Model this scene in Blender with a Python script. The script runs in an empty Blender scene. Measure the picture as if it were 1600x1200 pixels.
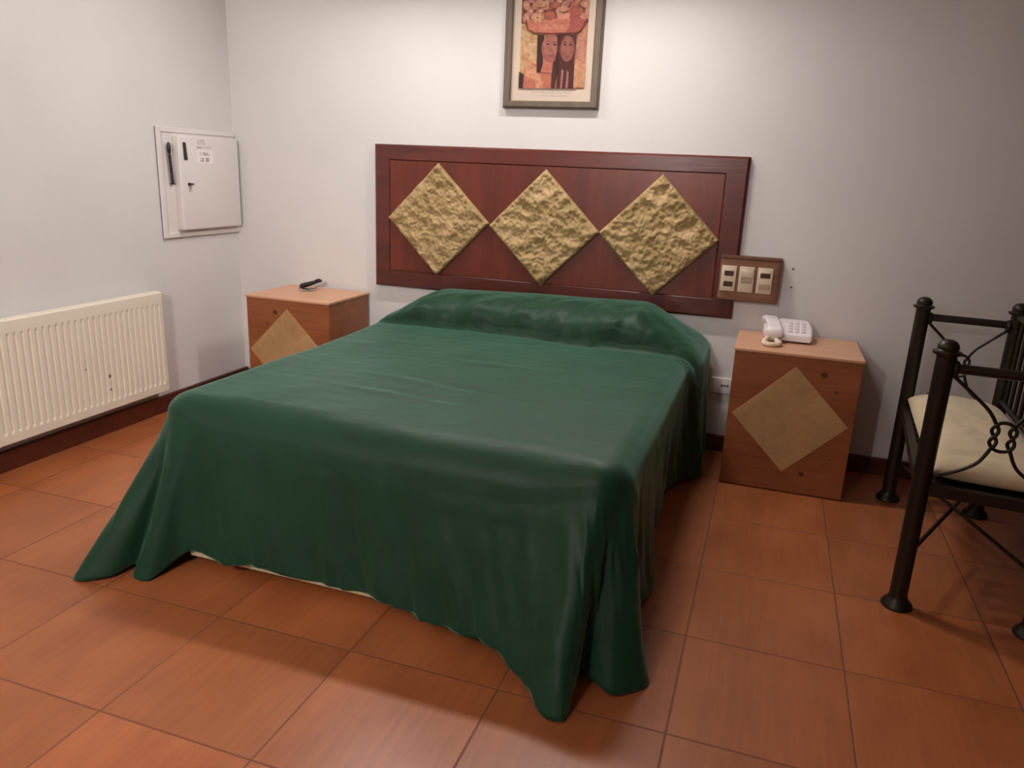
import bpy, bmesh, math, random
from mathutils import Vector, Matrix, noise
random.seed(7)
T = 0.45                                   # metres per floor tile; all layout numbers below are in tiles
C = bpy.context.scene.collection
WY = 4.85                                  # back wall plane
WX = -6.5                                  # left wall plane

# ------------------------------------------------------------------ materials
def mat(name, col, rough=.5, spec=.5, metal=0, sheen=0, coat=0, trans=0):
    m = bpy.data.materials.new(name); m.use_nodes = True
    b = m.node_tree.nodes['Principled BSDF']
    b.inputs['Base Color'].default_value = (*col, 1)
    b.inputs['Roughness'].default_value = rough
    b.inputs['Specular IOR Level'].default_value = spec
    b.inputs['Metallic'].default_value = metal
    b.inputs['Sheen Weight'].default_value = sheen
    b.inputs['Coat Weight'].default_value = coat
    b.inputs['Transmission Weight'].default_value = trans
    return m
def srgb(r, g, b):
    f = lambda c: (c/255/12.92) if c/255 <= .04045 else ((c/255+.055)/1.055)**2.4
    return (f(r), f(g), f(b))
class NT:
    def __init__(s, m): s.t = m.node_tree; s.b = s.t.nodes['Principled BSDF']
    def n(s, typ, **kw):
        o = s.t.nodes.new(typ)
        for k, v in kw.items():
            if k.startswith('_'): setattr(o, k[1:], v)
            else: o.inputs[k.replace('_', ' ')].default_value = v
        return o
    def l(s, a, b): s.t.links.new(a, b)
    def math(s, op, a, b=None):
        o = s.t.nodes.new('ShaderNodeMath'); o.operation = op
        for i, v in enumerate((a, b)):
            if v is None: continue
            if isinstance(v, (int, float)): o.inputs[i].default_value = v
            else: s.l(v, o.inputs[i])
        return o.outputs[0]
    def coord(s, scale=(1, 1, 1), rot=(0, 0, 0)):
        c = s.n('ShaderNodeTexCoord'); m = s.n('ShaderNodeMapping')
        m.inputs['Scale'].default_value = scale; m.inputs['Rotation'].default_value = rot
        s.l(c.outputs['Object'], m.inputs['Vector']); return m.outputs[0]
    def noise(s, vec, scale, detail=4, rough=.55, dist=0):
        o = s.n('ShaderNodeTexNoise', Scale=scale, Detail=detail, Roughness=rough, Distortion=dist)
        s.l(vec, o.inputs['Vector']); return o.outputs['Fac']
    def ramp(s, fac, stops):
        r = s.n('ShaderNodeValToRGB'); e = r.color_ramp.elements
        while len(e) < len(stops): e.new(.5)
        for i, (p, c) in enumerate(stops): e[i].position = p; e[i].color = (*c, 1)
        s.l(fac, r.inputs['Fac']); return r.outputs['Color']
    def mix(s, fac, a, b, blend='MIX'):
        o = s.t.nodes.new('ShaderNodeMix'); o.data_type = 'RGBA'; o.blend_type = blend
        if isinstance(fac, (int, float)): o.inputs[0].default_value = fac
        else: s.l(fac, o.inputs[0])
        for k, v in ((6, a), (7, b)):
            if isinstance(v, tuple): o.inputs[k].default_value = (*v, 1)
            else: s.l(v, o.inputs[k])
        return o.outputs[2]
    def bump(s, h, strength=.3, dist=.01):
        o = s.n('ShaderNodeBump', Strength=strength, Distance=dist)
        s.l(h, o.inputs['Height']); s.l(o.outputs[0], s.b.inputs['Normal'])
    def base(s, c): s.l(c, s.b.inputs['Base Color'])

def wall_mat(name, col):
    m = mat(name, col, .6, .3); k = NT(m); v = k.coord()
    f = k.noise(v, 1.3, 5, .6)
    c2 = tuple(x*.94 for x in col)
    k.base(k.ramp(f, [(.35, c2), (.65, col)]))
    big = k.noise(v, 3.5, 3, .5); fine = k.noise(v, 120, 3, .6)
    k.bump(k.math('ADD', big, k.math('MULTIPLY', fine, .04)), .35, .012)
    return m
M = {}
M['wall'] = wall_mat('painted_wall', srgb(224, 219, 216))
M['ceiling'] = wall_mat('painted_ceiling', srgb(230, 226, 220))

M['absorber'] = mat('bounce_absorbing_wood', srgb(70, 40, 28), .5)  # unseen right wall made dark so it absorbs bounce light
_k = NT(M['absorber']); _k.base(_k.ramp(_k.noise(_k.coord((1, 12, 1.5)), 3, 5), [(.3, srgb(58, 32, 22)), (.7, srgb(84, 50, 34))]))
def floor_mat():
    m = mat('terracotta_tiles', (.3, .1, .05), .35, .5); k = NT(m)
    c = k.n('ShaderNodeTexCoord'); sp = k.n('ShaderNodeSeparateXYZ'); k.l(c.outputs['Object'], sp.inputs[0])
    x = k.math('DIVIDE', sp.outputs[0], T); y = k.math('DIVIDE', sp.outputs[1], T)
    def edge(a):
        f = k.math('FRACT', a); return k.math('MINIMUM', f, k.math('SUBTRACT', 1.0, f))
    d = k.math('MINIMUM', edge(x), edge(y))
    mr = k.n('ShaderNodeMapRange'); mr.inputs['From Min'].default_value = .0035; mr.inputs['From Max'].default_value = .0075
    k.l(d, mr.inputs['Value']); tilem = mr.outputs[0]
    cb = k.n('ShaderNodeCombineXYZ'); k.l(k.math('FLOOR', x), cb.inputs[0]); k.l(k.math('FLOOR', y), cb.inputs[1])
    wn = k.n('ShaderNodeTexWhiteNoise'); k.l(cb.outputs[0], wn.inputs['Vector'])
    # wood-like streaks printed on each tile, running towards the back wall
    cg = k.n('ShaderNodeCombineXYZ')
    k.l(k.math('ADD', k.math('MULTIPLY', x, 22.0), k.math('MULTIPLY', wn.outputs['Value'], 40)), cg.inputs[0])
    k.l(k.math('MULTIPLY', y, 1.6), cg.inputs[1]); k.l(k.math('MULTIPLY', wn.outputs['Value'], 30), cg.inputs[2])
    g = k.noise(cg.outputs[0], 1.0, 5, .6, .6)
    cl = k.n('ShaderNodeCombineXYZ'); k.l(k.math('MULTIPLY', x, 2.2), cl.inputs[0]); k.l(k.math('MULTIPLY', y, 1.5), cl.inputs[1]); k.l(k.math('MULTIPLY', wn.outputs['Value'], 9), cl.inputs[2])
    big = k.noise(cl.outputs[0], 1.0, 3, .5)
    col = k.ramp(g, [(.25, srgb(146, 80, 46)), (.55, srgb(168, 97, 57)), (.8, srgb(186, 112, 68))])
    col = k.mix(.55, col, k.ramp(big, [(.3, srgb(148, 80, 44)), (.7, srgb(182, 108, 64))]))
    var = k.ramp(wn.outputs['Value'], [(0, (.86, .86, .86)), (1, (1.06, 1.04, 1.02))])
    col = k.mix(1.0, col, var, 'MULTIPLY')
    col = k.mix(tilem, srgb(118, 68, 46), col)
    k.base(col)
    k.l(k.math('SUBTRACT', .62, k.math('MULTIPLY', tilem, .28)), k.b.inputs['Roughness'])
    h = k.math('ADD', tilem, k.math('MULTIPLY', g, .06))
    k.bump(h, .5, .002)
    return m
M['floor'] = floor_mat()

def wood_mat(name, cols, axis='x', rough=.35, scale=1, knots=0, bump=.1, coat=0, seed=0):
    m = mat(name, cols[1], rough, .5, coat=coat); k = NT(m)
    s = {'x': (1.2, 9, 9), 'z': (9, 9, 1.2), 'y': (9, 1.2, 9)}[axis]
    v = k.coord(tuple(a*scale for a in s)); v0 = k.coord()
    mp = k.n('ShaderNodeVectorMath', _operation='ADD'); mp.inputs[1].default_value = (seed*3.1, seed*1.7, seed)
    k.l(v, mp.inputs[0])
    g = k.noise(mp.outputs[0], 3.0, 6, .65, 1.2); big = k.noise(mp.outputs[0], .7, 3, .5, .5)
    c = k.ramp(g, [(.3, cols[0]), (.5, cols[1]), (.72, cols[2])])
    c = k.mix(.4, c, k.ramp(big, [(.35, cols[0]), (.65, cols[2])]))
    if knots:
        vo = k.n('ShaderNodeTexVoronoi', Scale=knots); vo.voronoi_dimensions = '3D'; k.l(v0, vo.inputs['Vector'])
        kn = k.ramp(vo.outputs['Distance'], [(.06, (1, 1, 1)), (.13, (0, 0, 0))])
        c = k.mix(kn, c, tuple(a*.35 for a in cols[0]))
    k.base(c); k.bump(g, bump, .003)
    return m
M['mahogany'] = wood_mat('varnished_mahogany', [srgb(74, 24, 13), srgb(98, 34, 18), srgb(124, 46, 24)], 'z', .34, .45, bump=.12, coat=.25)
M['mahogany_edge'] = wood_mat('dark_mahogany_border', [srgb(62, 22, 17), srgb(86, 31, 24), srgb(108, 42, 32)], 'x', .3, .8, bump=.15, coat=.35)
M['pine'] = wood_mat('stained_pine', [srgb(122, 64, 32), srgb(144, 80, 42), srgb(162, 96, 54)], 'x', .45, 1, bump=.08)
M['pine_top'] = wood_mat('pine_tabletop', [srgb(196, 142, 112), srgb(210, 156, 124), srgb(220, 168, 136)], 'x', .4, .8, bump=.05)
M['knot'] = mat('pine_knot', srgb(84, 38, 20), .5)
M['inlay'] = wood_mat('pale_inlay', [srgb(164, 124, 82), srgb(180, 140, 94), srgb(194, 156, 110)], 'y', .55, .5, bump=.1)
M['switch_wood'] = wood_mat('switch_panel_wood', [srgb(128, 84, 60), srgb(148, 100, 74), srgb(164, 116, 88)], 'x', .4, 3)
M['switch_wood_dark'] = wood_mat('switch_border_wood', [srgb(84, 50, 36), srgb(104, 64, 46), srgb(120, 76, 56)], 'x', .4, 3)
M['base_wood'] = wood_mat('baseboard_wood', [srgb(62, 26, 16), srgb(84, 36, 22), srgb(100, 46, 28)], 'x', .4, .8)
M['frame'] = wood_mat('taupe_frame_wood', [srgb(88, 72, 60), srgb(104, 88, 74), srgb(116, 100, 86)], 'z', .5, 1.5)

def stone_mat():
    m = mat('hammered_ochre_stone', srgb(170, 142, 98), .6, .35); k = NT(m); v = k.coord()
    f = k.noise(v, 9, 6, .6, .3)
    k.base(k.ramp(f, [(.3, srgb(154, 128, 84)), (.5, srgb(172, 144, 98)), (.72, srgb(192, 162, 120))]))
    k.bump(k.noise(v, 70, 5, .6), .35, .004)
    return m
M['stone'] = stone_mat()

def fabric(name, c0, c1, rough, sheen, weave=900, bump=.05):
    m = mat(name, c1, rough, .22, sheen=sheen); k = NT(m); v = k.coord()
    f = k.noise(v, 5, 5, .6); k.base(k.ramp(f, [(.3, c0), (.7, c1)]))
    if name == 'green_satin': k.b.inputs['Sheen Tint'].default_value = (.36, .78, .62, 1)
    k.b.inputs['Sheen Roughness'].default_value = .4
    w = k.noise(v, weave, 2, .5); wr = k.noise(v, 14, 4, .55)
    k.bump(k.math('ADD', k.math('MULTIPLY', w, .1), wr), bump, .01)
    return m
M['spread'] = fabric('green_satin', srgb(20, 51, 34), srgb(24, 59, 40), .48, .42, 700, .16)
M['cushion'] = fabric('cream_canvas', srgb(206, 186, 152), srgb(220, 200, 168), .85, .3, 500, .15)
M['base_cloth'] = fabric('cream_bed_cloth', srgb(205, 190, 150), srgb(214, 200, 165), .9, .1)
M['iron'] = mat('dark_wrought_iron', srgb(44, 35, 27), .38, .5, .35); 
_k = NT(M['iron']); _k.bump(_k.noise(_k.coord(), 60, 3, .5), .1, .002)
def plastic(name, col, rough=.4, spec=.5):
    m = mat(name, col, rough, spec); k = NT(m); k.bump(k.noise(k.coord(), 250, 2, .5), .03, .001)
    f = k.noise(k.coord(), 6, 3, .5); k.base(k.ramp(f, [(.3, tuple(x*.96 for x in col)), (.7, col)])); return m
M['radiator'] = plastic('cream_enamel', srgb(236, 226, 208), .35)
M['box_white'] = plastic('white_painted_metal', srgb(226, 218, 214), .4)
M['sticker'] = plastic('white_paper_sticker', srgb(240, 232, 230), .6)
M['ink'] = plastic('grey_print', srgb(150, 138, 134), .7)
M['ink_faint'] = plastic('faint_print', srgb(192, 178, 172), .7)
M['black'] = plastic('black_plastic', srgb(34, 28, 26), .35)
M['brown_slot'] = plastic('brown_socket_plastic', srgb(62, 38, 22), .35)
M['grey_key'] = plastic('grey_rocker', srgb(168, 142, 120), .4)
M['cream'] = plastic('cream_switch_plastic', srgb(214, 192, 168), .35)
M['phone'] = plastic('white_phone_plastic', srgb(236, 226, 228), .3)
M['phone_key'] = plastic('phone_keys', srgb(226, 214, 214), .4)
M['cord'] = plastic('ivory_cord', srgb(234, 214, 188), .45)
M['steel'] = mat('brushed_steel', (.5, .48, .45), .3, .5, 1.0); _k = NT(M['steel']); _k.bump(_k.noise(_k.coord(), 300, 2), .05, .001)
M['mount'] = plastic('cream_picture_mount', srgb(206, 186, 168), .7)
M['glass'] = mat('clear_glass', (.95, .97, .96), .05, .5, trans=1.0); _k = NT(M['glass']); _k.bump(_k.noise(_k.coord(), 30, 2), .02, .001)
M['hole'] = plastic('dark_hole', srgb(96, 76, 68), .8)

# ------------------------------------------------------------------ mesh helpers (world coordinates in tiles)
def box(bm, x0, x1, y0, y1, z0, z1, bev=0, seg=2, mi=0):
    vs = [bm.verts.new((x, y, z)) for x in (x0, x1) for y in (y0, y1) for z in (z0, z1)]
    f = [(0, 1, 3, 2), (4, 6, 7, 5), (0, 4, 5, 1), (2, 3, 7, 6), (0, 2, 6, 4), (1, 5, 7, 3)]
    fs = [bm.faces.new([vs[i] for i in q]) for q in f]
    for q in fs: q.material_index = mi
    if bev:
        es = list({e for q in fs for e in q.edges})
        r = bmesh.ops.bevel(bm, geom=es, offset=bev, segments=seg, affect='EDGES', profile=.5)
        for q in r['faces']: q.material_index = mi
    return vs
def prism(bm, pts, depth, mi=0):
    """pts: list of 3-D points (planar); depth: Vector extrusion."""
    d = Vector(depth); a = [bm.verts.new(p) for p in pts]; b = [bm.verts.new(Vector(p)+d) for p in pts]
    n = len(pts); bm.faces.new(a).material_index = mi; bm.faces.new(b[::-1]).material_index = mi
    for i in range(n): bm.faces.new((a[i], b[i], b[(i+1) % n], a[(i+1) % n])).material_index = mi
def tube(bm, pts, r, n=10, closed=False, cap=True):
    pts = [Vector(p) for p in pts]; N = len(pts)
    rr = r if callable(r) else (lambda i: r)
    tan = []
    for i in range(N):
        a = pts[(i-1) % N] if (closed or i > 0) else pts[i]; b = pts[(i+1) % N] if (closed or i < N-1) else pts[i]
        tan.append((b-a).normalized())
    u = tan[0].orthogonal().normalized(); rings = []
    for i in range(N):
        if i: u = (u - tan[i]*u.dot(tan[i])).normalized()
        w = tan[i].cross(u)
        rings.append([bm.verts.new(pts[i] + (u*math.cos(2*math.pi*k/n) + w*math.sin(2*math.pi*k/n))*rr(i)) for k in range(n)])
    for i in range(N if closed else N-1):
        A, B = rings[i], rings[(i+1) % N]; off = 0
        if closed and i == N-1:
            off = min(range(n), key=lambda o: (A[0].co-B[o].co).length)
        for k in range(n): bm.faces.new((A[k], A[(k+1) % n], B[(k+1+off) % n], B[(k+off) % n]))
    if cap and not closed: bm.faces.new(rings[0][::-1]); bm.faces.new(rings[-1])
def lathe(bm, base, prof, n=24, axis=None):
    """prof: (radius, height) pairs along the axis (default +Z) from base."""
    ax = Vector(axis or (0, 0, 1)).normalized(); u = ax.orthogonal().normalized(); w = ax.cross(u); b = Vector(base); rings = []
    for r, h in prof:
        if r < 1e-6: rings.append([bm.verts.new(b+ax*h)])
        else: rings.append([bm.verts.new(b+ax*h+(u*math.cos(2*math.pi*k/n)+w*math.sin(2*math.pi*k/n))*r) for k in range(n)])
    for A, B in zip(rings, rings[1:]):
        for k in range(n):
            if len(A) == 1 and len(B) == 1: continue
            if len(A) == 1: bm.faces.new((A[0], B[k], B[(k+1) % n]))
            elif len(B) == 1: bm.faces.new((A[k], A[(k+1) % n], B[0]))
            else: bm.faces.new((A[k], A[(k+1) % n], B[(k+1) % n], B[k]))
    if len(rings[0]) > 1: bm.faces.new(rings[0][::-1])
    if len(rings[-1]) > 1: bm.faces.new(rings[-1])
def spline(P, n=8, closed=False):
    P = [Vector(p) for p in P]; N = len(P); out = []
    for i in range(N if closed else N-1):
        if closed: a, b, c, d = P[(i-1) % N], P[i], P[(i+1) % N], P[(i+2) % N]
        else: a, b, c, d = P[max(i-1, 0)], P[i], P[i+1], P[min(i+2, N-1)]
        for k in range(n):
            t = k/n
            out.append(.5*((2*b)+(c-a)*t+(2*a-5*b+4*c-d)*t*t+(3*b-a-3*c+d)*t**3))
    if not closed: out.append(P[-1])
    return out
def B(): return bmesh.new()
def obj(name, bm, m, parent=None, loc=None, smooth=False, mats=None):
    """link bm (world tile coords) as one mesh object in metres, origin at parent's root or at loc."""
    root = parent
    while root is not None and root.parent is not None: root = root.parent
    o0 = Vector(root['_o']) if root is not None else Vector(loc or (0, 0, 0))
    bmesh.ops.recalc_face_normals(bm, faces=bm.faces)
    for v in bm.verts: v.co = (v.co - o0)*T
    me = bpy.data.meshes.new(name); bm.to_mesh(me); bm.free()
    for q in (mats or [m]): me.materials.append(q)
    ob = bpy.data.objects.new(name, me); C.objects.link(ob)
    if smooth:
        for p in me.polygons: p.use_smooth = True
        if smooth != 'all':
            try:
                me.set_sharp_from_angle(angle=math.radians(35))
            except Exception: pass
    if parent is not None: ob.parent = parent
    else: ob.location = o0*T; ob['_o'] = tuple(o0)
    return ob
def thing(name, label, cat, loc, group=None):
    o = bpy.data.objects.new(name, None); C.objects.link(o); o.empty_display_size = .05
    o.location = Vector(loc)*T; o['_o'] = tuple(loc); o['label'] = label; o['category'] = cat
    if group: o['group'] = group
    return o
def tag(o, label, cat, group=None):
    o['label'] = label; o['category'] = cat
    if group: o['group'] = group
    return o
def struct(name, bm, m, **kw):
    o = obj(name, bm, m, **kw); o['kind'] = 'structure'; return o

# ------------------------------------------------------------------ the room
RX, FY, CZ = 3.15, -6.2, 5.7
b = B(); box(b, WX-.3, RX+.3, FY-.3, WY+.3, -.2, 0); struct('floor', b, M['floor'])
b = B(); box(b, WX-.3, RX+.3, FY-.3, WY+.3, CZ, CZ+.2); struct('ceiling', b, M['ceiling'])
b = B(); box(b, WX-.3, RX+.3, WY, WY+.3, 0, CZ); struct('wall_back', b, M['wall'])
b = B(); box(b, WX-.3, WX, FY, WY, 0, CZ); struct('wall_left', b, M['wall'])
b = B(); box(b, RX, RX+.3, FY, WY, 0, CZ); struct('wall_right', b, M['absorber'])
b = B(); box(b, WX-.3, RX+.3, FY-.3, FY, 0, CZ); struct('wall_front', b, M['wall'])
# unseen stub wall, added to shade the right side from the rear fill
EY, EX = -4.55, -1.75
b = B(); box(b, EX, RX, EY-.25, EY, 0, CZ); struct('wall_light_block', b, M['wall'])
b = B(); box(b, WX+.05, RX-.05, WY-.05, WY, 0, .185, .008); struct('baseboard_back', b, M['base_wood'])
b = B(); box(b, WX, WX+.05, FY+.05, WY, 0, .2, .008); struct('baseboard_left', b, M['base_wood'])
b = B(); box(b, RX-.05, RX, EY, WY-.05, 0, .185, .008); struct('baseboard_right', b, M['base_wood'])
b = B(); box(b, WX+.05, RX, FY, FY+.05, 0, .185, .008); struct('baseboard_front', b, M['base_wood'])

# ------------------------------------------------------------------ bed
BXL, BXR, BYF, BYB, BZ = -3.90, -.40, .48, 4.76, 1.3
bed = thing('bed', 'low double bed whose cream base peeps out beneath the green bedspread', 'bed', (-2.1, 2.6, 0))
b = B(); box(b, BXL+.14, BXR-.14, BYF+.16, BYB-.04, .40, .68, .05, 3); box(b, BXL+.25, BXR-.25, BYF-.022, BYB-.04, .088, .42, .02, 3); obj('bed_base', b, M['base_cloth'], bed, smooth=True)
b = B(); box(b, BXL+.12, BXR-.12, BYF+.14, BYB-.04, .68, 1.22, .1, 4); obj('mattress', b, M['base_cloth'], bed, smooth=True)
for x in (BXL+.4, BXR-.4):
    for y in (BYF+.45, BYB-.3):
        b = B(); lathe(b, (x, y, 0), [(.055, 0), (.06, .02), (.05, .09)], 16); obj('leg', b, M['black'], bed, smooth=True)

def sm(a, b_, x):
    t = max(0, min(1, (x-a)/(b_-a))); return t*t*(3-2*t)
def gauss(x, m, s): return math.exp(-((x-m)/s)**2)
def fbm(x, y, z=0, o=3): return noise.fractal(Vector((x, y, z)), 1.0, 2.0, o)

def pillow_h(x, y):
    """height of the pillow ridge under the spread, plus the tucked crease in front of it."""
    e = min(sm(-3.95, -3.28, x), 1-sm(-1.02, -.36, x))
    yc = 3.80+.03*math.sin(x*2.1)
    t = (y-yc)/(4.95-yc)
    h = 0
    if t > 0:
        h = (1-abs(2*min(t, 1)-1)**2.6)**.55 if t < 1 else 0
        h *= .35+.035*math.sin((x+2.1)*1.3)
    h *= e
    h -= .05*gauss(y, yc-.01, .045)*sm(-3.9, -3.5, x)
    # soft wrinkles on the pillow front
    if t > 0:
        w = 1-sm(.05, .6, t)
        h += e*w*(.04*fbm(x*3.2+y*1.2, y*2.0, 3)+.045*fbm(x*5-4*y, y*1.2+x*.5, 9)+.012*fbm(x*14-9*y, y*3, 19))
    return h
def top_z(x, y):
    z = BZ + pillow_h(x, y)
    z += .02*fbm(x*.5, y*.5, 1) + .006*fbm(x*2.2, y*1.2, 5) + .0022*fbm(x*3, y*9, 15)*(1-sm(3.4, 3.8, y))
    # the few shallow ripples in the middle of the bed
    for (cx, cy, L, ang, a) in ((-2.35, 1.75, .32, -.10, .020), (-2.05, 1.75, .30, -.12, -.016), (-2.3, 1.33, .40, -.08, .020), (-2.15, 1.42, .32, -.05, -.014), (-1.9, 2.5, .4, .05, .008)):
        dx, dy = x-cx, y-cy; u = dx*math.cos(ang)+dy*math.sin(ang); v = -dx*math.sin(ang)+dy*math.cos(ang)
        z += a*math.exp(-(u/L)**2-(v/.05)**2)
    return z

# top grid, denser at the rim; the two foot corners are mapped onto quarter discs
def axis_pts(a, b_, r, n, lo=True, hi=True, k=16):
    pts = []
    if lo: pts += [a + r*i/k for i in range(k)]
    m0 = a+r if lo else a; m1 = b_-r if hi else b_
    pts += [m0+(m1-m0)*i/n for i in range(n)]
    if hi: pts += [b_-r+r*i/k for i in range(k)]
    pts.append(b_); return pts
RC = .24
xs = axis_pts(BXL, BXR, RC, 90, True, True, 18)
ys = axis_pts(BYF, BYB, RC, 130, True, False, 18)
RB = .17                                    # rolled edge
def warp(x, y):
    cx = BXL+RC if x < BXL+RC else (BXR-RC if x > BXR-RC else None)
    if cx is None or y > BYF+RC: return x, y
    cy = BYF+RC; u = (x-cx)/RC; v = (y-cy)/RC
    return cx + RC*u*math.sqrt(1-v*v/2), cy + RC*v*math.sqrt(1-u*u/2)
def rimdist(x, y):
    cx = min(max(x, BXL+RC), BXR-RC); cy = max(y, BYF+RC)
    if y > BYF+RC: return min(x-BXL, BXR-x)
    if cx == x: return y-BYF
    return RC-math.hypot(x-cx, y-cy)
def bulge(y): return sm(3.45, 4.05, y)
bm = B(); G = []
for j, y in enumerate(ys):
    row = []
    for i, x in enumerate(xs):
        X, Y = warp(x, y); d = max(0, rimdist(X, Y)); z = top_z(X, Y)
        fr_ = (1-sm(BYF+.3, BYF+.8, Y))*min(sm(.05, .7, X-BXL), sm(.05, .7, BXR-X)); rb_ = RB+.15*fr_
        if d < rb_:
            q = (rb_-d)/rb_; z -= rb_*(1-math.sqrt(max(0, 1-q*q)))*(.92)
        sx = 0
        if Y > 3.4 and X > -.9: sx = .12*bulge(Y)*sm(-.9, BXR, X)
        if Y > 3.4 and X < -3.4: sx = -.05*bulge(Y)*(1-sm(BXL, -3.4, X))
        yy = Y
        hh = pillow_h(X, Y)
        if 3.8 < Y < 4.2: yy -= .10*max(0, hh)/.35*(1-sm(3.85, 4.2, Y))
        row.append(bm.verts.new((X+sx, yy, z)))
    G.append(row)
for j in range(len(ys)-1):
    for i in range(len(xs)-1): bm.faces.new((G[j][i], G[j][i+1], G[j+1][i+1], G[j+1][i]))
nj, ni = len(ys), len(xs)
rim = [G[j][0] for j in range(nj-1, -1, -1)] + [G[0][i] for i in range(1, ni)] + [G[j][ni-1] for j in range(1, nj)]
S = [0.0]
for a, c in zip(rim, rim[1:]): S.append(S[-1]+math.hypot(a.co.x-c.co.x, a.co.y-c.co.y))
# hem control points: (rim anchor as (x,y)), hem x, y, z
def s_of(x, y):
    k = min(range(len(rim)), key=lambda i: (rim[i].co.x-x)**2+(rim[i].co.y-y)**2); return S[k]
LC, RCc = (BXL, BYF), (BXR, BYF)
ctl = [((BXL, 4.76), -3.98, 4.76, .08), ((BXL, 3.4), -4.0, 3.4, .06), ((BXL, 2.6), -3.93, 2.6, .08), ((BXL, 2.0), -4.05, 1.95, .05),
       ((BXL, 1.5), -3.96, 1.45, .07), ((BXL, 1.1), -4.12, .98, .04), ((BXL, .9), -4.08, .72, .05), ((BXL+.005, .74), -4.26, .34, .02),
       ((BXL+.03, .66), -4.32, .03, .01), ((BXL+.06, .61), -4.20, -.03, .008), ((BXL+.1, .57), -4.02, .10, .03), ((BXL+.15, .54), -3.97, .26, .05), ((BXL+.2, .53), -3.90, .14, .01),
       ((BXL+.27, .49), -3.76, .14, .01), ((BXL+.33, .48), -3.69, .33, .09), ((-3.42, .48), -3.56, .40, .18), ((-3.2, .48), -3.25, .37, .15), ((-2.95, .48), -2.98, .37, .195),
       ((-2.65, .48), -2.66, .36, .17), ((-2.3, .48), -2.32, .38, .15), ((-2.0, .48), -2.03, .33, .15), ((-1.8, .48), -1.80, .32, .13),
       ((-1.6, .48), -1.58, .27, .11), ((-1.4, .48), -1.37, .27, .12), ((-1.15, .48), -1.14, .23, .12), ((-.98, .48), -.98, .14, .09), ((-.86, .48), -.84, .02, .05),
       ((-.74, .525), -.70, -.10, .012), ((-.66, .53), -.61, -.12, .01), ((-.60, .54), -.555, -.04, .02), ((-.55, .55), -.57, .14, .06), ((-.50, .575), -.58, .26, .08),
       ((-.46, .60), -.48, .22, .06), ((-.43, .64), -.34, .18, .02), ((-.41, .69), -.22, .26, .012), ((-.40, .76), -.17, .38, .015), ((-.40, .84), -.24, .52, .07), ((-.40, .98), -.42, .74, .12),
       ((-.40, 1.15), -.40, 1.02, .10), ((-.40, 1.35), -.31, 1.28, .05), ((-.40, 1.5), -.285, 1.46, .04), ((-.40, 1.68), -.35, 1.62, .07),
       ((-.40, 2.0), -.46, 1.98, .1), ((-.40, 2.5), -.41, 2.48, .09), ((-.40, 3.0), -.46, 2.98, .1), ((-.40, 3.4), -.40, 3.36, .08),
       ((-.34, 3.7), -.28, 3.68, .06), ((-.28, 4.0), -.17, 3.93, .04), ((-.28, 4.3), -.22, 4.25, .08), ((-.28, 4.76), -.22, 4.74, .1)]
cs = [(s_of(*c[0]), Vector(c[1:])) for c in ctl]; cs[0] = (0.0, cs[0][1]); cs[-1] = (S[-1], cs[-1][1])
for i in range(1, len(cs)):
    if cs[i][0] <= cs[i-1][0]: cs[i] = (cs[i-1][0]+.015, cs[i][1])
tg = []
for i in range(len(cs)):
    a = cs[max(i-1, 0)]; c = cs[min(i+1, len(cs)-1)]
    tg.append((c[1]-a[1])/(c[0]-a[0]))
def hem(s):
    i = 0
    while i < len(cs)-2 and cs[i+1][0] < s: i += 1
    h = cs[i+1][0]-cs[i][0]; t = max(0, min(1, (s-cs[i][0])/h)); p0, p1, m0, m1 = cs[i][1], cs[i+1][1], tg[i]*h, tg[i+1]*h
    return p0*(2*t**3-3*t*t+1)+m0*(t**3-2*t*t+t)+p1*(3*t*t-2*t**3)+m1*(t**3-t*t)
# resample the rim finely: rim verts stay, extra columns come from subdividing the skirt strips
ROWS = 44
prev = rim; cols = []
for k, v in enumerate(rim):
    s = S[k]; h = hem(s); top = v.co.copy()
    a = rim[max(k-1, 0)].co; c = rim[min(k+1, len(rim)-1)].co
    n = Vector((c.y-a.y, -(c.x-a.x), 0)); n = n.normalized() if n.length > 0 else Vector((1, 0, 0))
    if n.dot(Vector((top.x-(-2.1), top.y-2.6, 0))) < 0: n = -n
    cornR = math.exp(-((s-s_of(BXR-.1, BYF))/.5)**2)
    col = [v]
    for r in range(1, ROWS+1):
        t = r/ROWS
        w = t**1.12
        p = top.lerp(h, w); p.z = top.z+(h.z-top.z)*t
        # hanging folds that grow toward the hem
        q = s*2.3 - t*.5
        f = .078*fbm(q, t*.5, 2)*t**.8 + .030*fbm(q*2.7, t*.7, 7)*t**.6 + .008*fbm(q*8, t*3, 17)*t**.5
        lf_ = gauss(s, s_of(-3.1, BYF), .45); f = f*(1-lf_)+abs(f)*lf_
        f += cornR*(.035*fbm(q*6, t*1.6, 11)+.010*fbm(q*14, t*9, 13))*min(1, t*3)*(1-.3*t)
        # belly of the roll-off just below the rim
        f += .006*math.sin(math.pi*min(1, t*5))*(1-t)
        p += n*f
        p.z = max(p.z, .006)
        col.append(bm.verts.new(p))
    cols.append(col)
for A, D in zip(cols, cols[1:]):
    for r in range(ROWS): bm.faces.new((A[r], A[r+1], D[r+1], D[r]))
spread = obj('bedspread', bm, M['spread'], loc=(-2.1, 2.6, 0), smooth='all')
tag(spread, 'dark green satin bedspread draped over the double bed and hanging to the floor', 'bedspread')
md = spread.modifiers.new('thickness', 'SOLIDIFY'); md.thickness = .0035; md.offset = -1

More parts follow.
